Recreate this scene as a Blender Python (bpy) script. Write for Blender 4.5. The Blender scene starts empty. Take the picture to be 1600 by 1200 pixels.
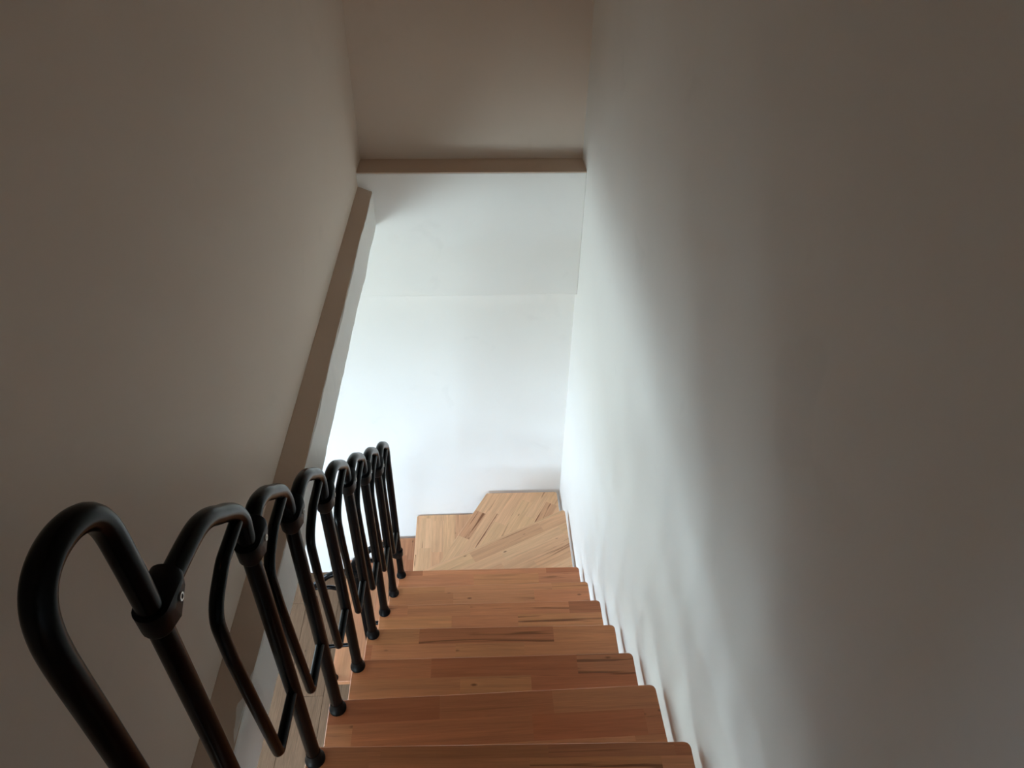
import bpy, bmesh, math, random
from mathutils import Vector, Matrix
C = bpy.context.scene
COL = C.collection
rnd = random.Random(7)

# ------------------------------------------------------------------ camera
F_PX = 1144.55
RX, UX, FX = (Vector((0.998654, -0.049538, 0.015366)), Vector((0.018455, 0.616270, 0.787319)),
              Vector((0.048472, 0.785975, -0.616355)))
cd = bpy.data.cameras.new('camera')
cd.sensor_width = 36.0
cd.lens = F_PX / 1600 * 36
cd.clip_start = 0.02
cam = bpy.data.objects.new('camera', cd)
COL.objects.link(cam)
cam.matrix_world = Matrix(((RX.x, UX.x, -FX.x, 0), (RX.y, UX.y, -FX.y, 0), (RX.z, UX.z, -FX.z, 0), (0, 0, 0, 1)))
C.camera = cam

# ------------------------------------------------------------------ light
SKY = 42.0
W = bpy.data.worlds.new('sky'); C.world = W
W.use_nodes = True
nt = W.node_tree
bg = nt.nodes['Background']
tc = nt.nodes.new('ShaderNodeTexCoord'); sp = nt.nodes.new('ShaderNodeSeparateXYZ')
rp = nt.nodes.new('ShaderNodeValToRGB')
nt.links.new(tc.outputs['Generated'], sp.inputs[0]); nt.links.new(sp.outputs['Z'], rp.inputs[0])
mr = nt.nodes.new('ShaderNodeMapRange'); mr.inputs[1].default_value = -1; mr.inputs[2].default_value = 1
nt.links.new(sp.outputs['Z'], mr.inputs[0]); nt.links.new(mr.outputs[0], rp.inputs[0])
rp.color_ramp.elements[0].position = 0.47; rp.color_ramp.elements[0].color = (0.32, 0.40, 0.42, 1)
rp.color_ramp.elements[1].position = 0.52; rp.color_ramp.elements[1].color = (0.62, 0.805, 0.995, 1)
nt.links.new(rp.outputs[0], bg.inputs['Color'])
bg.inputs['Strength'].default_value = SKY

def portal(name, loc, rot, sx, sy):
    l = bpy.data.lights.new(name, 'AREA'); l.shape = 'RECTANGLE'; l.size = sx; l.size_y = sy
    l.cycles.is_portal = True
    o = bpy.data.objects.new(name, l); COL.objects.link(o); o.location = loc; o.rotation_euler = rot
    return o
WIN = (1.95, 2.85, -2.95, -1.75)      # lower window on the left: y0, y1, z0, z1 in the wall at x = XL
WIN2 = (-3.0, -1.25, -3.0, -1.80)      # lower window in the near wall: x0, x1, z0, z1 in the wall at y = YNL
WIN_FILL = (-1.24, -0.96, -0.60, -0.26)   # unseen window added as cool fill for the right wall, in the upper left wall: y0, y1, z0, z1
XL, YNL, XU = -3.6, -1.1, -0.468
if WIN: portal('window_portal', (XL - 0.12, (WIN[0] + WIN[1]) / 2, (WIN[2] + WIN[3]) / 2), (0, -math.pi / 2, 0), WIN[3] - WIN[2], WIN[1] - WIN[0])
if WIN2: portal('window_portal', ((WIN2[0] + WIN2[1]) / 2, YNL - 0.12, (WIN2[2] + WIN2[3]) / 2), (math.pi / 2, 0, 0), WIN2[1] - WIN2[0], WIN2[3] - WIN2[2])
if WIN_FILL: portal('window_portal', (XU - 0.10, (WIN_FILL[0] + WIN_FILL[1]) / 2, (WIN_FILL[2] + WIN_FILL[3]) / 2), (0, -math.pi / 2, 0), WIN_FILL[3] - WIN_FILL[2], WIN_FILL[1] - WIN_FILL[0])

C.view_settings.view_transform = 'Standard'
C.view_settings.look = 'None'
C.view_settings.exposure = 0.0
C.view_settings.gamma = 1.0
C.view_settings.use_curve_mapping = False
try:
    C.cycles.max_bounces = 16; C.cycles.diffuse_bounces = 12
except Exception:
    pass

# ------------------------------------------------------------------ materials
def new_mat(name):
    m = bpy.data.materials.new(name); m.use_nodes = True
    return m, m.node_tree, m.node_tree.nodes['Principled BSDF']

def plaster(name, col, bump=0.06, rough=0.75):
    m, t, b = new_mat(name)
    N, L = t.nodes.new, t.links.new
    co = N('ShaderNodeTexCoord')
    n1 = N('ShaderNodeTexNoise'); n1.inputs['Scale'].default_value = 2.2; n1.inputs['Detail'].default_value = 4
    L(co.outputs['Object'], n1.inputs['Vector'])
    r = N('ShaderNodeValToRGB')
    r.color_ramp.elements[0].position = 0.3; r.color_ramp.elements[0].color = tuple(c * 0.965 for c in col) + (1,)
    r.color_ramp.elements[1].position = 0.7; r.color_ramp.elements[1].color = tuple(col) + (1,)
    L(n1.outputs['Fac'], r.inputs[0])
    ns = N('ShaderNodeTexNoise'); ns.inputs['Scale'].default_value = 5.5; ns.inputs['Detail'].default_value = 3; ns.inputs['Distortion'].default_value = 0.8
    L(co.outputs['Object'], ns.inputs['Vector'])
    rs = N('ShaderNodeMapRange'); rs.interpolation_type = 'SMOOTHSTEP'; rs.inputs[1].default_value = 0.63; rs.inputs[2].default_value = 0.74
    rs.inputs[3].default_value = 1.0; rs.inputs[4].default_value = 0.972
    L(ns.outputs['Fac'], rs.inputs[0])
    vs = N('ShaderNodeVectorMath'); vs.operation = 'SCALE'; L(r.outputs[0], vs.inputs[0]); L(rs.outputs[0], vs.inputs['Scale'])
    L(vs.outputs[0], b.inputs['Base Color'])
    b.inputs['Roughness'].default_value = rough
    b.inputs['Specular IOR Level'].default_value = 0.25
    n2 = N('ShaderNodeTexNoise'); n2.inputs['Scale'].default_value = 90; n2.inputs['Detail'].default_value = 5
    n3 = N('ShaderNodeTexNoise'); n3.inputs['Scale'].default_value = 5; n3.inputs['Detail'].default_value = 2
    L(co.outputs['Object'], n2.inputs['Vector']); L(co.outputs['Object'], n3.inputs['Vector'])
    bp = N('ShaderNodeBump'); bp.inputs['Strength'].default_value = bump; bp.inputs['Distance'].default_value = 0.004
    bp2 = N('ShaderNodeBump'); bp2.inputs['Strength'].default_value = 0.12; bp2.inputs['Distance'].default_value = 0.02
    L(n2.outputs['Fac'], bp.inputs['Height']); L(n3.outputs['Fac'], bp2.inputs['Height'])
    L(bp2.outputs[0], bp.inputs['Normal']); L(bp.outputs[0], b.inputs['Normal'])
    return m

def wood(name, rough, streak_col, fine=1.0):
    """Grain runs along the object's own X; the tone of a stave is its object colour, its heart streak the alpha."""
    m, t, b = new_mat(name)
    N, L = t.nodes.new, t.links.new
    co = N('ShaderNodeTexCoord'); oi = N('ShaderNodeObjectInfo')
    off = N('ShaderNodeVectorMath'); off.operation = 'MULTIPLY_ADD'
    L(oi.outputs['Random'], off.inputs[0]); off.inputs[1].default_value = (37, 91, 53)
    L(co.outputs['Object'], off.inputs[2])
    def stretched(sx, sy, detail, dist=0.0):
        mp = N('ShaderNodeMapping'); mp.inputs['Scale'].default_value = (sx, sy, sy)
        L(off.outputs[0], mp.inputs[0])
        n = N('ShaderNodeTexNoise'); n.inputs['Scale'].default_value = 1.0; n.inputs['Detail'].default_value = detail
        n.inputs['Distortion'].default_value = dist
        L(mp.outputs[0], n.inputs['Vector']); return n
    g1 = stretched(3.0, 60, 6, 0.6); g2 = stretched(14, 420, 3)
    r1 = N('ShaderNodeMapRange'); r1.inputs[1].default_value = 0.3; r1.inputs[2].default_value = 0.72
    r1.inputs[3].default_value = 0.84; r1.inputs[4].default_value = 1.10
    L(g1.outputs['Fac'], r1.inputs[0])
    r2 = N('ShaderNodeMapRange'); r2.inputs[1].default_value = 0.35; r2.inputs[2].default_value = 0.65
    r2.inputs[3].default_value = 1 - 0.07 * fine; r2.inputs[4].default_value = 1 + 0.05 * fine
    L(g2.outputs['Fac'], r2.inputs[0])
    mu = N('ShaderNodeMath'); mu.operation = 'MULTIPLY'; L(r1.outputs[0], mu.inputs[0]); L(r2.outputs[0], mu.inputs[1])
    vm = N('ShaderNodeVectorMath'); vm.operation = 'SCALE'
    L(oi.outputs['Color'], vm.inputs[0]); L(mu.outputs[0], vm.inputs['Scale'])
    s = stretched(2.2, 46, 3, 0.8)
    rs = N('ShaderNodeMapRange'); rs.interpolation_type = 'SMOOTHSTEP'
    rs.inputs[1].default_value = 0.585; rs.inputs[2].default_value = 0.67
    L(s.outputs['Fac'], rs.inputs[0])
    ms = N('ShaderNodeMath'); ms.operation = 'MULTIPLY'; L(rs.outputs[0], ms.inputs[0]); L(oi.outputs['Alpha'], ms.inputs[1])
    mx = N('ShaderNodeMix'); mx.data_type = 'RGBA'
    L(ms.outputs[0], mx.inputs['Factor']); L(vm.outputs[0], mx.inputs['A']); mx.inputs['B'].default_value = tuple(streak_col) + (1,)
    # small pin knots
    v = N('ShaderNodeTexVoronoi'); v.inputs['Scale'].default_value = 1.0
    mp = N('ShaderNodeMapping'); mp.inputs['Scale'].default_value = (7, 16, 16); L(off.outputs[0], mp.inputs[0]); L(mp.outputs[0], v.inputs['Vector'])
    rk = N('ShaderNodeMapRange'); rk.inputs[1].default_value = 0.03; rk.inputs[2].default_value = 0.085
    rk.inputs[3].default_value = 0.75; rk.inputs[4].default_value = 0.0
    L(v.outputs['Distance'], rk.inputs[0])
    mk = N('ShaderNodeMix'); mk.data_type = 'RGBA'
    L(rk.outputs[0], mk.inputs['Factor']); L(mx.outputs['Result'], mk.inputs['A']); mk.inputs['B'].default_value = tuple(c * 0.5 for c in streak_col) + (1,)
    L(mk.outputs['Result'], b.inputs['Base Color'])
    b.inputs['Roughness'].default_value = rough
    b.inputs['Specular IOR Level'].default_value = 0.35
    bp = N('ShaderNodeBump'); bp.inputs['Strength'].default_value = 0.05; bp.inputs['Distance'].default_value = 0.002
    L(g2.outputs['Fac'], bp.inputs['Height']); L(bp.outputs[0], b.inputs['Normal'])
    return m

def metal(name, col, metallic, rough):
    m, t, b = new_mat(name)
    b.inputs['Base Color'].default_value = tuple(col) + (1,)
    b.inputs['Metallic'].default_value = metallic
    b.inputs['Roughness'].default_value = rough
    if not metallic: b.inputs['Specular IOR Level'].default_value = 0.11
    return m

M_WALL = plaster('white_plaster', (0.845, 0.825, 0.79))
M_WALLUP = plaster('warm_shade_plaster', (0.73, 0.618, 0.525))  # white walls upstairs, with the warm, dim bounced light put into the colour
M_CEIL = plaster('white_ceiling_plaster', (0.845, 0.825, 0.79), 0.05)
M_LEDGE = plaster('brown_ledge_plaster', (0.64, 0.50, 0.395), 0.15, 0.9)
M_STAVE = wood('beech_stave', 0.42, (0.20, 0.075, 0.03))
M_FLOOR = wood('laminate_floor', 0.6, (0.08, 0.047, 0.026), 2.6)
M_BLACK = metal('black_satin_paint', (0.002, 0.002, 0.0022), 0.0, 0.24)
M_CLAMP = metal('black_plastic_clamp', (0.003, 0.003, 0.0033), 0.0, 0.42)
M_SCREW = metal('zinc_screw', (0.55, 0.54, 0.52), 1.0, 0.35)
M_STEEL = metal('grey_painted_steel', (0.10, 0.10, 0.105), 0.3, 0.45)
M_FLOOR.node_tree.nodes['Principled BSDF'].inputs['Specular IOR Level'].default_value = 0.08
M_FRAME = metal('white_window_paint', (0.8, 0.8, 0.8), 0.0, 0.4)

def glass_mat():
    m = bpy.data.materials.new('window_glass'); m.use_nodes = True
    t = m.node_tree; t.nodes.remove(t.nodes['Principled BSDF'])
    out = t.nodes['Material Output']
    tr = t.nodes.new('ShaderNodeBsdfTransparent'); gl = t.nodes.new('ShaderNodeBsdfGlossy'); gl.inputs['Roughness'].default_value = 0.02
    fr = t.nodes.new('ShaderNodeFresnel'); fr.inputs[0].default_value = 1.2; mx = t.nodes.new('ShaderNodeMixShader')
    t.links.new(fr.outputs[0], mx.inputs[0]); t.links.new(tr.outputs[0], mx.inputs[1]); t.links.new(gl.outputs[0], mx.inputs[2])
    t.links.new(mx.outputs[0], out.inputs['Surface'])
    return m
M_GLASS = glass_mat()

# ------------------------------------------------------------------ mesh helpers
WL = {}                                    # world location of every object (rotation only on leaves)
def link(name, me, mat, loc=(0, 0, 0), parent=None, rotz=0.0):
    o = bpy.data.objects.new(name, me)
    COL.objects.link(o)
    if mat and me is not None and not me.materials:
        me.materials.append(mat)
    w = Vector(loc)
    if parent:
        o.parent = parent; o.location = w - WL[parent.name]
    else:
        o.location = w
    o.rotation_euler = (0, 0, rotz)
    WL[o.name] = w
    return o

def bm_mesh(bm, name, smooth=False, angle=None):
    bmesh.ops.recalc_face_normals(bm, faces=bm.faces)
    me = bpy.data.meshes.new(name); bm.to_mesh(me); bm.free()
    if smooth:
        for p in me.polygons: p.use_smooth = True
        if angle: me.set_sharp_from_angle(angle=angle)
    return me

def add_box(bm, x0, x1, y0, y1, z0, z1):
    v = [bm.verts.new((x, y, z)) for x in (x0, x1) for y in (y0, y1) for z in (z0, z1)]
    for f in ((0, 1, 3, 2), (4, 6, 7, 5), (0, 4, 5, 1), (2, 3, 7, 6), (0, 2, 6, 4), (1, 5, 7, 3)):
        bm.faces.new([v[i] for i in f])

def boxes(name, mat, bs, bevel=0.0, parent=None, origin=None):
    """one mesh object of one or more boxes, given in world coordinates"""
    if origin is None:
        b = bs[0]; origin = ((b[0] + b[1]) / 2, (b[2] + b[3]) / 2, b[4])
    bm = bmesh.new()
    for b in bs:
        add_box(bm, b[0] - origin[0], b[1] - origin[0], b[2] - origin[1], b[3] - origin[1], b[4] - origin[2], b[5] - origin[2])
    if bevel:
        bmesh.ops.bevel(bm, geom=bm.edges[:], offset=bevel, segments=2, affect='EDGES', profile=0.5)
    return link(name, bm_mesh(bm, name), mat, origin, parent)

def struct(o):
    o['kind'] = 'structure'; return o

def fillet(pts, rad, seg=7):
    """polyline with rounded corners"""
    P = [Vector(p) for p in pts]; out = [P[0]]
    for i in range(1, len(P) - 1):
        a, b, c = P[i - 1], P[i], P[i + 1]; r = rad[i] if isinstance(rad, (list, tuple)) else rad
        u = (a - b).normalized(); v = (c - b).normalized()
        ang = u.angle(v)
        if r <= 0 or ang > math.pi - 0.02:
            out.append(b); continue
        d = min(r / math.tan(ang / 2), (a - b).length * 0.49, (c - b).length * 0.49)
        p0, p1 = b + u * d, b + v * d
        for k in range(seg + 1):
            t = k / seg
            out.append(p0 * (1 - t) ** 2 + b * 2 * t * (1 - t) + p1 * t * t)
    out.append(P[-1]); return out

def smooth_path(pts, sub=5):
    P = [Vector(p) for p in pts]; P = [P[0] * 2 - P[1]] + P + [P[-1] * 2 - P[-2]]; out = []
    for i in range(1, len(P) - 2):
        for k in range(sub):
            t = k / sub
            a, b, c, d = P[i - 1:i + 3]
            out.append(0.5 * ((2 * b) + (c - a) * t + (2 * a - 5 * b + 4 * c - d) * t * t + (3 * b - a - 3 * c + d) * t ** 3))
    out.append(P[-2]); return out

def add_tube(bm, path, r, n=16, cap=True):
    P = [Vector(p) for p in path]; rings = []
    T = [(P[min(i + 1, len(P) - 1)] - P[max(i - 1, 0)]).normalized() for i in range(len(P))]
    ref = Vector((1, 0, 0)) if abs(T[0].x) < 0.9 else Vector((0, 1, 0))
    nrm = (ref - T[0] * ref.dot(T[0])).normalized()
    for i, p in enumerate(P):
        nrm = (nrm - T[i] * nrm.dot(T[i])).normalized(); bn = T[i].cross(nrm)
        rr = r[i] if isinstance(r, (list, tuple)) else r
        rings.append([bm.verts.new(p + (nrm * math.cos(2 * math.pi * k / n) + bn * math.sin(2 * math.pi * k / n)) * rr) for k in range(n)])
    for a, b in zip(rings, rings[1:]):
        for k in range(n):
            bm.faces.new((a[k], a[(k + 1) % n], b[(k + 1) % n], b[k]))
    if cap:
        bm.faces.new(rings[0][::-1]); bm.faces.new(rings[-1])

def tube(name, path, r, mat, parent, n=16, origin=None):
    o = Vector(origin if origin is not None else path[0]); bm = bmesh.new()
    add_tube(bm, [Vector(p) - o for p in path], r, n)
    return link(name, bm_mesh(bm, name, True, 0.7), mat, o, parent)

# ------------------------------------------------------------------ setting
XW = 0.467          # right wall
XU = -0.468         # face of the upper wall on the left
XE = -0.411         # face of the slab edge on the left
YB, YA, YC = 2.87, 3.018, 2.927       # bulkhead face, upper far wall, lower far wall
ZF = -3.809         # lower floor
ZC = -1.387         # lower ceiling
ZL = -1.215         # top of the left ledge
ZB = -1.157         # top of the bulkhead ledge
ZJ = -1.738         # bottom of the bulkhead
ZT = 1.35           # upper ceiling
YN, YNL = -2.2, -1.1  # near walls, upper and lower
ZLAND = -1.02

struct(boxes('wall_right', M_WALL, [(XW, XW + 0.2, YN - 0.2, YA + 0.2, ZF - 0.2, ZT + 0.2)]))
struct(boxes('wall_far_lower', M_WALL, [(XL - 0.3, XW, YC, YC + 0.25, ZF - 0.2, ZB - 0.02)]))
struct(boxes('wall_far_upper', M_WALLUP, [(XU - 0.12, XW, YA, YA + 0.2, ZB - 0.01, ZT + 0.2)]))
def wall_with_window(name, mat, a, fixed, x, w, zr, panes, wname):
    """wall slab across the axis `fixed` ('x' or 'y') between x[0], x[1], running a[0]..a[1], with an opening w = (a0, a1, z0, z1) and its window"""
    def bx(p, q, z0, z1, t=x):
        return (t[0], t[1], p, q, z0, z1) if fixed == 'x' else (p, q, t[0], t[1], z0, z1)
    if not w:
        return struct(boxes(name, mat, [bx(a[0], a[1], zr[0], zr[1])]))
    o = struct(boxes(name, mat, [bx(a[0], w[0], *zr), bx(w[1], a[1], *zr), bx(w[0], w[1], zr[0], w[2]), bx(w[0], w[1], w[3], zr[1])]))
    t = (x[0] + 0.04, x[0] + 0.09); tg = (x[0] + 0.063, x[0] + 0.067); f = min(0.05, (w[1] - w[0]) * 0.12)
    bars = [w[0] + (w[1] - w[0]) * k / panes for k in range(1, panes)]
    win = struct(boxes(wname, M_FRAME, [bx(w[0], w[0] + f, w[2], w[3], t), bx(w[1] - f, w[1], w[2], w[3], t), bx(w[0] + f, w[1] - f, w[2], w[2] + f, t), bx(w[0] + f, w[1] - f, w[3] - f, w[3], t)]
                       + [bx(m - 0.03, m + 0.03, w[2] + f, w[3] - f, t) for m in bars]))
    edges = [w[0] + f] + [e for m in bars for e in (m - 0.03, m + 0.03)] + [w[1] - f]
    for k in range(panes):
        boxes('pane', M_GLASS, [bx(edges[2 * k], edges[2 * k + 1], w[2] + f, w[3] - f, tg)], parent=win)
    return o

wall_with_window('wall_left_upper', M_WALLUP, (YN, YA + 0.2), 'x', (XU - 0.12, XU), WIN_FILL, (ZL - 0.01, ZT + 0.2), 1, 'fill_window')

def rough_edge_prism(name, mat, prof, y0, y1, n, amp, seed, loc):
    """profile in x,z swept along y, its free corner edges a little uneven like hand-trowelled plaster; points flagged True wander"""
    rr = random.Random(seed); bm = bmesh.new(); rings = []
    offs = [[0.0, 0.0] for _ in prof]
    for i in range(n + 1):
        y = y0 + (y1 - y0) * i / n; ring = []
        for j, (x, z, w) in enumerate(prof):
            if w:
                offs[j] = [offs[j][0] * 0.72 + rr.gauss(0, amp), offs[j][1] * 0.72 + rr.gauss(0, amp)]
            ring.append(bm.verts.new((x + offs[j][0] - loc[0], y - loc[1], z + offs[j][1] - loc[2])))
        rings.append(ring)
    m = len(prof)
    for a, b in zip(rings, rings[1:]):
        for k in range(m):
            bm.faces.new((a[k], a[(k + 1) % m], b[(k + 1) % m], b[k]))
    bm.faces.new(rings[0]); bm.faces.new(rings[-1][::-1])
    return link(name, bm_mesh(bm, name), mat, loc)

# slab over the lower room: its edge shows as the pale face below the left ledge
c = 0.006
struct(rough_edge_prism('ceiling_lower', M_CEIL,
    [(XL - 0.3, ZC, 0), (XE - c, ZC, 1), (XE, ZC + c, 1), (XE, -1.238 - 0.004, 1), (XE - 0.004, -1.238, 1), (-0.47, ZL - 0.004, 0), (-0.62, ZL - 0.004, 0), (XL - 0.3, ZL - 0.004, 0)],
    YNL - 0.1, YC, 110, 0.0011, 3, (XE, YNL, ZC)))
# browner top of the slab edge, in front of the upper wall
struct(rough_edge_prism('trim_1', M_LEDGE,
    [(XE - 0.003, -1.2385, 1), (XE - 0.002, -1.236, 1), (XU + 0.002, ZL, 0), (XU - 0.05, ZL, 0), (XU - 0.05, ZL - 0.02, 0)],
    YN + 0.9, YC, 110, 0.0006, 5, (XE, 0, ZL)))
struct(boxes('baseboard_far', M_FLOOR, [(XL, -0.80, YC - 0.012, YC, ZF, ZF + 0.048)]))
bpy.data.objects['baseboard_far'].color = (0.13, 0.08, 0.048, 0.3)
# bulkhead across the far wall with a ledge on top
struct(boxes('wall_far_bulkhead', M_WALL, [(XL - 0.3, XW, YB, YC + 0.02, ZJ, ZB - 0.004)], 0.003))
struct(boxes('trim_2', M_LEDGE, [(XE - 0.06, XW, YB + 0.002, YA + 0.02, ZB - 0.006, ZB)], 0.001))

# landing and upper rooms' shell behind the camera
struct(boxes('floor_landing', M_STAVE, [(XU - 0.1, XW, YN, 0.14, ZLAND - 0.2, ZLAND)]))
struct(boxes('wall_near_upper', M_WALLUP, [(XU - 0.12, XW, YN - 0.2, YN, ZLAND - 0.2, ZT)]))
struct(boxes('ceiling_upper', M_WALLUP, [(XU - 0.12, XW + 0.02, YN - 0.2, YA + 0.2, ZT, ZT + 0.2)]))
bpy.data.objects['floor_landing'].color = (0.5, 0.3, 0.17, 0.2)

# lower room shell, with the window that lights everything
wall_with_window('wall_left_lower', M_WALL, (YNL - 0.2, YC + 0.1), 'x', (XL - 0.22, XL), WIN, (ZF - 0.2, ZC), 2, 'window_1')
wall_with_window('wall_near_lower', M_WALL, (XL - 0.2, XW + 0.1), 'y', (YNL - 0.22, YNL), WIN2, (ZF - 0.2, ZC), 2, 'window_2')

# lower floor: a screed with laminate boards running towards the far wall
fl = struct(boxes('floor', M_STEEL, [(XL - 0.3, XW, YNL - 0.2, YC + 0.1, ZF - 0.2, ZF - 0.012)]))
rf = random.Random(21)
PWID = 0.19
nx = int((XW - XL) / PWID) + 1
for i in range(nx):
    xa = XW - PWID * (i + 1); xb = xa + PWID
    xa = max(xa, XL)
    y = YNL - rf.uniform(0, 1.2)
    while y < YC:
        ya, yb = max(y, YNL), min(y + 1.28, YC)
        if yb - ya > 0.02:
            bm = bmesh.new()
            lx, ly = (yb - ya) / 2 - 0.0006, (xb - xa) / 2 - 0.0006
            add_box(bm, -lx, lx, -ly, ly, -0.012, 0)
            top = [e for e in bm.edges if all(abs(v.co.z) < 1e-6 for v in e.verts)]
            bmesh.ops.bevel(bm, geom=top, offset=0.0015, segments=1, affect='EDGES')
            o = link('plank', bm_mesh(bm, 'plank'), M_FLOOR, ((xa + xb) / 2, (ya + yb) / 2, ZF), fl, math.pi / 2)
            k = rf.uniform(0.86, 1.12)
            o.color = (0.150 * k, 0.091 * k, 0.056 * k, rf.choice((0.2, 0.4, 0.6)))
        y += 1.28

# ------------------------------------------------------------------ staircase
def clip(poly, nx_, ny_, d):
    """keep the side n.p <= d"""
    out = []
    for i in range(len(poly)):
        a, b = poly[i], poly[(i + 1) % len(poly)]
        da, db = a[0] * nx_ + a[1] * ny_ - d, b[0] * nx_ + b[1] * ny_ - d
        if da <= 0: out.append(a)
        if (da < 0 < db) or (db < 0 < da):
            t = da / (da - db); out.append((a[0] + (b[0] - a[0]) * t, a[1] + (b[1] - a[1]) * t))
    return out

def area(p):
    return 0.5 * sum(p[i][0] * p[(i + 1) % len(p)][1] - p[(i + 1) % len(p)][0] * p[i][1] for i in range(len(p)))

def round_poly(pts, rad, seg=5):
    if area(pts) < 0: pts = pts[::-1]; rad = rad[::-1]
    out = []; n = len(pts)
    for i in range(n):
        a, b, c_ = Vector(pts[i - 1]), Vector(pts[i]), Vector(pts[(i + 1) % n])
        u, v = (a - b).normalized(), (c_ - b).normalized(); r = rad[i]
        ang = u.angle(v); d = min(r / math.tan(ang / 2), (a - b).length * 0.45, (c_ - b).length * 0.45)
        p0, p1 = b + u * d, b + v * d
        for k in range(seg + 1):
            t = k / seg; q = p0 * (1 - t) ** 2 + b * 2 * t * (1 - t) + p1 * t * t
            out.append((q.x, q.y))
    return out

def inset(poly, d):
    out = []; n = len(poly)
    for i in range(n):
        a, b, c_ = Vector(poly[i - 1]), Vector(poly[i]), Vector(poly[(i + 1) % n])
        e1, e2 = (b - a).normalized(), (c_ - b).normalized()
        nn = Vector((-e1.y - e2.y, e1.x + e2.x)); nn.normalize()
        out.append((b.x + nn.x * d, b.y + nn.y * d))
    return out

TH, TOP = 0.033, 0.008
stair = bpy.data.objects.new('staircase', None); COL.objects.link(stair)
stair.location = (0.03, 1.3, ZF); WL['staircase'] = Vector(stair.location)
stair['label'] = 'narrow winding beech staircase with open treads turning left at the bottom'
stair['category'] = 'staircase'

def prism_mesh(name, lower, upper, top, z_low, z_mid, z_top):
    """solid from an outline with a small round-over at its top edge"""
    bm = bmesh.new()
    rings = [[bm.verts.new((x, y, z)) for x, y in pl] for pl, z in ((lower, z_low), (upper, z_mid), (top, z_top))]
    n = len(lower)
    for a, b in zip(rings, rings[1:]):
        for k in range(n): bm.faces.new((a[k], a[(k + 1) % n], b[(k + 1) % n], b[k]))
    bm.faces.new(rings[0][::-1]); bm.faces.new(rings[-1])
    return bm_mesh(name=name, bm=bm)

TONES = [(0.50, 0.262, 0.150), (0.52, 0.280, 0.160), (0.46, 0.228, 0.126), (0.54, 0.302, 0.175), (0.50, 0.270, 0.150), (0.43, 0.203, 0.110), (0.51, 0.285, 0.155)]
MEAN = tuple(sum(t[i] for t in TONES) / len(TONES) for i in range(3))
def make_tread(pts, rad, z, ang, seed, roww=0.066, tone=(1, 1, 1), spread=1.0):
    rr = random.Random(seed)
    outl = round_poly(pts, rad); ins = inset(outl, 0.0019); bot = inset(outl, 0.003)
    cx = sum(p[0] for p in pts) / len(pts); cy = sum(p[1] for p in pts) / len(pts)
    loc = Vector((cx, cy, z))
    sh = lambda pl: [(x - cx, y - cy) for x, y in pl]
    tr = link('tread', prism_mesh('tread', sh(bot), sh(outl), sh(outl), -TH, -TH + 0.003, -TOP), M_STAVE, loc, stair)
    tr.color = (0.50 * tone[0], 0.27 * tone[1], 0.15 * tone[2], 0.3)
    ca, sa = math.cos(ang), math.sin(ang)
    us = [x * ca + y * sa for x, y in outl]; vs = [-x * sa + y * ca for x, y in outl]
    v = min(vs) - rr.uniform(0.2, 0.8) * roww
    last = None
    while v < max(vs):
        u = min(us) - rr.uniform(0, 0.30)
        while u < max(us):
            ln = rr.uniform(0.20, 0.46)
            pieces = []
            for pl in (outl, ins):
                q = clip(pl, ca, sa, u + ln); q = clip(q, -ca, -sa, -u) if q else q
                q = clip(q, -sa, ca, v + roww) if q else q; q = clip(q, sa, -ca, -v) if q else q
                pieces.append(q if len(q) > 2 else [])
            if pieces[0] and abs(area(pieces[0])) > 4e-5:
                mu_, mv_ = u + ln / 2, v + roww / 2
                wx, wy = mu_ * ca - mv_ * sa, mu_ * sa + mv_ * ca
                bm = bmesh.new()
                def loc_(p, zz):
                    dx, dy = p[0] - wx, p[1] - wy
                    return (dx * ca + dy * sa, -dx * sa + dy * ca, zz)
                for p in pieces[0]:
                    bm.verts.new(loc_(p, -TOP)); bm.verts.new(loc_(p, -0.0019))
                for p in pieces[1]:
                    bm.verts.new(loc_(p, 0.0))
                bmesh.ops.remove_doubles(bm, verts=bm.verts[:], dist=2e-5)
                h = bmesh.ops.convex_hull(bm, input=bm.verts[:])
                junk = list({g for g in h['geom_interior'] + h['geom_unused'] if isinstance(g, bmesh.types.BMVert)})
                if junk: bmesh.ops.delete(bm, geom=junk, context='VERTS')
                bmesh.ops.dissolve_limit(bm, angle_limit=0.01, verts=bm.verts[:], edges=bm.edges[:])
                s = link('stave', bm_mesh(bm, 'stave'), M_STAVE, (wx, wy, z), tr, ang)
                t = rr.choice(TONES)
                while t == last: t = rr.choice(TONES)
                last = t
                if rr.random() > 0.15: t = tuple(m + (q - m) * spread for q, m in zip(t, MEAN))
                k = 1 + rr.uniform(-0.07, 0.06) * spread
                s.color = (t[0] * k * tone[0], t[1] * k * tone[1], t[2] * k * tone[2], rr.choice((0, 0.25, 0.6, 0.9)))
            u += ln
        v += roww
    return tr

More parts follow.
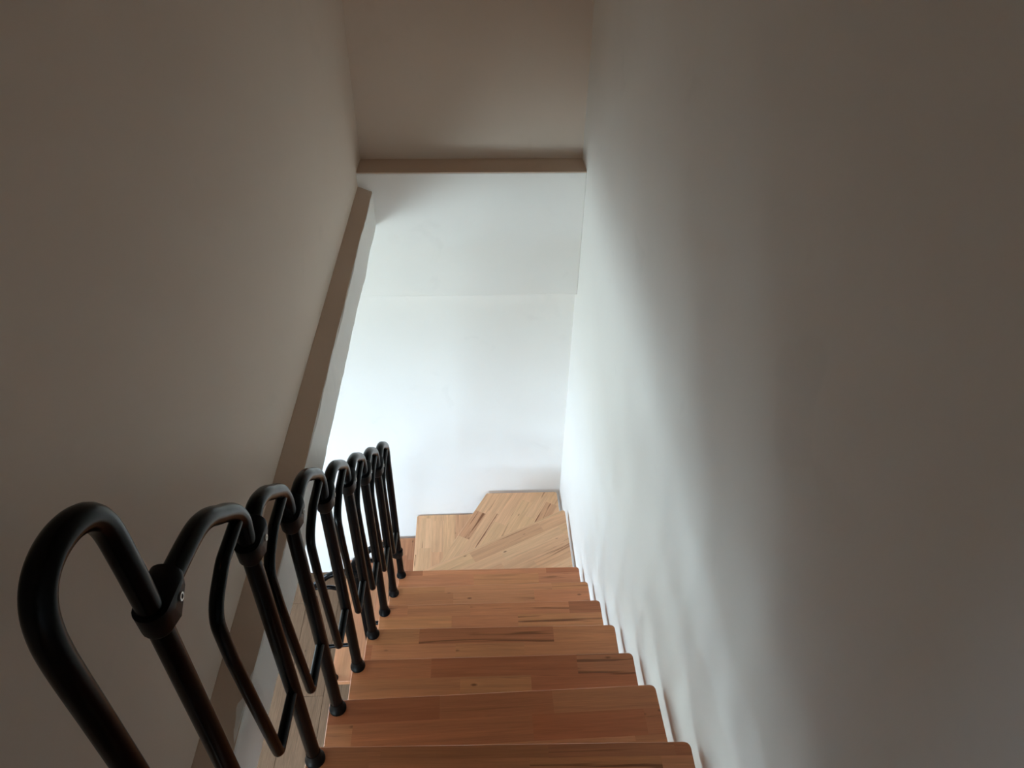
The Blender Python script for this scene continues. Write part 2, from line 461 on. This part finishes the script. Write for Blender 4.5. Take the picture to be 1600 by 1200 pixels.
Z0, RISE = -1.57797, 0.185925
ZK = lambda k: Z0 - RISE * k
NL = [(-0.372, 0.772), (-0.382, 0.977), (-0.372, 1.201), (-0.373, 1.426), (-0.370, 1.648), (-0.368, 1.865), (-0.362, 2.091)]
NR = [(0.4466, 0.7498), (0.4438, 0.987), (0.4445, 1.1926), (0.4453, 1.4109), (0.4457, 1.6407), (0.4440, 1.8642), (0.4469, 2.0840)]
NL = [(-0.375, 0.33), (-0.375, 0.55)] + NL
NR = [(0.446, 0.31), (0.446, 0.53)] + NR
RED_SHADE = (1.14, 0.85, 0.68)       # dim, reddish light on the straight flight, put into the beech tone
treads = []
for i in range(9):
    k = i - 2
    (xl, yl), (xr, yr) = NL[i], NR[i]
    a = math.atan2(yr - yl, xr - xl)
    dx, dy = -math.sin(a), math.cos(a)
    D = 0.275
    pts = [(xl, yl), (xr, yr), (xr - dx * D, yr - dy * D), (xl - dx * D, yl - dy * D)]
    treads.append(make_tread(pts, [0.012, 0.016, 0.016, 0.012], ZK(k), a, 100 + i, tone=RED_SHADE, spread=1.3))
PALE_LIT = (1.40, 1.53, 1.53)      # same beech; brighter light on the three winders put into the tone
DEEP_SHADE = (0.86, 0.70, 0.60)  # shade over the two lowest treads, put into the beech tone
zw = [ZK(k) for k in range(7, 12)]
make_tread([(0.450, 2.02), (0.450, 2.603), (-0.385, 2.178), (-0.385, 2.02)], [0.02, 0.016, 0.014, 0.02], zw[0], math.radians(27), 301, tone=PALE_LIT, spread=0.55)
make_tread([(-0.362, 2.135), (0.452, 2.50), (0.446, 2.903), (0.046, 2.905)], [0.014, 0.02, 0.014, 0.014], zw[1], math.radians(62), 302, tone=PALE_LIT, spread=0.55)
make_tread([(-0.360, 2.918), (-0.364, 2.10), (-0.28, 2.10), (0.12, 2.918)], [0.014] * 4, zw[2], math.radians(90), 303, tone=PALE_LIT, spread=0.55)
make_tread([(-0.580, 2.908), (-0.580, 2.105), (-0.31, 2.105), (-0.31, 2.908)], [0.014] * 4, zw[3], math.radians(90), 304, tone=DEEP_SHADE)
make_tread([(-0.795, 2.908), (-0.795, 2.110), (-0.525, 2.110), (-0.525, 2.908)], [0.014] * 4, zw[4], math.radians(90), 305, tone=DEEP_SHADE)

# steel modules that carry the treads: a stub column under each tread on the spine below it
def support(pa, za, pb, zb):
    """bracket from under the tread at za (point pa) down to the next module at zb (point pb)"""
    bm = bmesh.new(); o = Vector((pa[0], pa[1], za - TH))
    def rel(p, z): return Vector((p[0], p[1], z)) - o
    add_tube(bm, [rel(pa, za - TH), rel(pa, za - TH - 0.006)], 0.075, 20)
    add_tube(bm, [rel(pa, za - TH - 0.006), rel(pa, za - RISE - 0.07)], 0.055, 20)
    if pb is not None:
        d = (Vector(pb) - Vector(pa)).normalized() * 0.02
        add_tube(bm, [rel(pa, za - RISE - 0.095) , rel(pb, zb - TH - 0.055)], 0.042, 16)
    return link('support_module', bm_mesh(bm, 'support_module', True, 0.6), M_STEEL, o, stair)
ctr = []
for i in range(9):
    ctr.append((0.035, NL[i][1] - 0.13, ZK(i - 2)))
ctr += [(0.02, 2.23, zw[0]), (0.0, 2.42, zw[1]), (-0.17, 2.50, zw[2]), (-0.42, 2.51, zw[3]), (-0.64, 2.51, zw[4])]
for a, b in zip(ctr, ctr[1:] + [None]):
    support(a[:2], a[2], b[:2] if b else None, b[2] if b else 0)

# ------------------------------------------------------------------ railings
RP, RI = 0.0142, 0.0100
def lathe(name, prof, mat, loc, parent, n=20):
    bm = bmesh.new(); rings = []
    for r, z in prof:
        rings.append([bm.verts.new((r * math.cos(2 * math.pi * k / n), r * math.sin(2 * math.pi * k / n), z)) for k in range(n)])
    for a, b in zip(rings, rings[1:]):
        for k in range(n): bm.faces.new((a[k], a[(k + 1) % n], b[(k + 1) % n], b[k]))
    bm.faces.new(rings[0][::-1]); bm.faces.new(rings[-1])
    return link(name, bm_mesh(bm, name, True, 0.6), mat, loc, parent)

def railing(name, label, base):
    o = bpy.data.objects.new(name, None); COL.objects.link(o); o.location = base; WL[o.name] = Vector(base)
    o['label'] = label; o['category'] = 'railing'
    return o

def hull_clamp(c, d, parent, arm=True):
    """collar round a post at c (its middle) with an arm along the unit vector d that takes the next handrail loop"""
    c = Vector(c); d = Vector(d); up = Vector((0, 0, 1)); side = d.cross(up)
    bm = bmesh.new()
    def ring(cen, ax1, ax2, r):
        return [bm.verts.new(cen + (ax1 * math.cos(t) + ax2 * math.sin(t)) * r) for t in (2 * math.pi * k / 20 for k in range(20))]
    vs = ring(up * -0.025, d, side, 0.0150) + ring(up * -0.019, d, side, 0.0183) + ring(up * 0.012, d, side, 0.0195)
    if arm:
        dd = (d + up * 0.10).normalized(); uu = side.cross(dd) * -1
        vs += ring(dd * 0.036 + up * 0.002, uu, side, 0.0185) + ring(dd * 0.050 + up * 0.002, uu, side, 0.0178)
        # flat cheeks
        for s in (-1, 1):
            for q in (d * 0.012 - up * 0.022, d * 0.040 - up * 0.004, d * 0.040 + up * 0.010, d * 0.006 + up * 0.006):
                vs.append(bm.verts.new(q + side * 0.0205 * s))
    h = bmesh.ops.convex_hull(bm, input=vs)
    junk = list({g for g in h['geom_interior'] + h['geom_unused'] if isinstance(g, bmesh.types.BMVert)})
    if junk: bmesh.ops.delete(bm, geom=junk, context='VERTS')
    cl = link('clamp', bm_mesh(bm, 'clamp', True, 0.5), M_CLAMP, c, parent)
    if arm:
        bm = bmesh.new()
        q = d * 0.024 - up * 0.003
        n_, n6 = 16, 6
        ro, ri = 0.0052, 0.0030
        outer = [bm.verts.new(side * 0.0198 + (d * math.cos(t) + up * math.sin(t)) * ro) for t in (2 * math.pi * k / 18 for k in range(18))]
        outer2 = [bm.verts.new(v.co + side * 0.0026) for v in outer]
        inner = [bm.verts.new(side * 0.0224 + (d * math.cos(t) + up * math.sin(t)) * ri) for t in (2 * math.pi * k / 18 for k in range(18))]
        deep = [bm.verts.new(v.co - side * 0.0022) for v in inner]
        for a, b in ((outer, outer2), (outer2, inner), (inner, deep)):
            for k in range(18): bm.faces.new((a[k], a[(k + 1) % 18], b[(k + 1) % 18], b[k]))
        bm.faces.new(deep)
        link('screw', bm_mesh(bm, 'screw', True, 0.5), M_SCREW, c + q, cl)
    return cl

FOOT = [(0.0150, 0.034), (0.0155, 0.030), (0.0165, 0.018), (0.0195, 0.009), (0.0210, 0.006), (0.0210, 0.001), (0.0200, 0.0)][::-1]
CLHS = (0.700, 0.683, 0.697, 0.690, 0.697, 0.702, 0.702, 0.702)   # clamp height above the tread, post by post
LIFT = (0, -0.010, 0.016, 0.006, 0.006, 0.009, 0.009, 0.008)       # small differences between the bent tubes
CLH = 0.700                     # clamp height above the tread
def unit(par, x, y, zt, d, gap, drop, loop=True, arc=True, arm=True, zc=CLH, lift=0.0):
    """one repeat of the railing at post (x, y): d is the horizontal direction of descent, gap and drop lead up to the previous post"""
    d = Vector(d); P = Vector((x, y, zt)); up = Vector((0, 0, 1))
    at = lambda s, h: P + d * s + up * h
    post = tube('post', [at(0, 0.0), at(0, 0.35), at(0, zc)], RP, M_BLACK, par)
    lathe('foot', FOOT, M_CLAMP, P, post)
    if arc:
        g = gap
        h = zc + drop
        l = lift
        pts = [at(-g + 0.018, h), at(-g + 0.050, h + l * 0.3), at(-0.128, h - 0.007 + l), at(-0.088, h - 0.026 + l), at(-0.055, h - 0.055 + l), at(-0.028, h - 0.080 + l),
               at(-0.006, h - 0.106 + l), at(0.006, h - 0.135 + l * 0.7), at(0.006, h - 0.160 + l * 0.4), at(0.001, zc), at(0.0, zc - 0.02)]
        tube('handrail_loop', smooth_path(pts), RP * 0.98, M_BLACK, par, 18)
    if arm: hull_clamp(at(0, zc), d, par)
    if loop:
        pts = [at(-0.012, zc + 0.074), at(-0.085, zc + 0.076), at(-0.152, zc + 0.050), at(-0.150, zc - 0.06), at(-0.122, zc - 0.395), at(-0.001, zc - 0.405)]
        tube('inner_loop', fillet(pts, [0, 0.05, 0.07, 0.2, 0.014, 0]), RI, M_BLACK, par, 12)

R1 = railing('stair_railing', 'black tubular railing of arched loops along the left side of the upper flight', (-0.352, 0.36, ZK(-2)))
FT = [(-0.3540, 0.490), (-0.3530, 0.745), (-0.3585, 0.955), (-0.3560, 1.180), (-0.3535, 1.405), (-0.3515, 1.618), (-0.350, 1.835), (-0.350, 2.066)]
for i, (x, y) in enumerate(FT):
    k = i - 1
    dr = ZK(k - 1) + CLHS[i - 1] - ZK(k) - CLHS[i] if i else RISE
    unit(R1, x, y, ZK(k), (0, 1, 0), y - FT[i - 1][1] if i else 0.2, dr, loop=i > 0, arc=i > 0, arm=i < len(FT) - 1, zc=CLHS[i], lift=LIFT[i])
# first post, bent over at the top like an inverted U into the first clamp
x, y = FT[0]; zc = ZK(-1) + CLHS[0]
pts = [(x, 0.359, ZK(-2)), (x, 0.359, -0.66), (x, 0.359, -0.57), (x, 0.363, -0.530), (x, 0.373, -0.505), (x, 0.390, -0.491), (x, 0.415, -0.487), (x, 0.443, -0.494), (x, 0.468, -0.512), (x, 0.482, -0.542), (x, 0.486, -0.595), (x, 0.488, -0.66), (x, 0.490, zc - 0.02)]
path = [Vector(pts[0])] + smooth_path(pts[1:])
fp = tube('post', path, RP, M_BLACK, R1, 18)
lathe('foot', FOOT, M_CLAMP, pts[0], fp)

R2 = railing('stair_railing', 'black tubular railing of the lowest flight, glimpsed between the upper railing\'s posts', (-0.58, 2.13, ZK(11)))
# clamp on the last post that takes the lower handrail
hull_clamp((-0.350, 2.066, ZK(9) + CLH + 0.02), (-1, 0, 0), R2)
unit(R2, -0.562, 2.128, ZK(10), (-1, 0, 0), 0.205, RISE)
unit(R2, -0.778, 2.130, ZK(11), (-1, 0, 0), 0.216, RISE, arm=False)
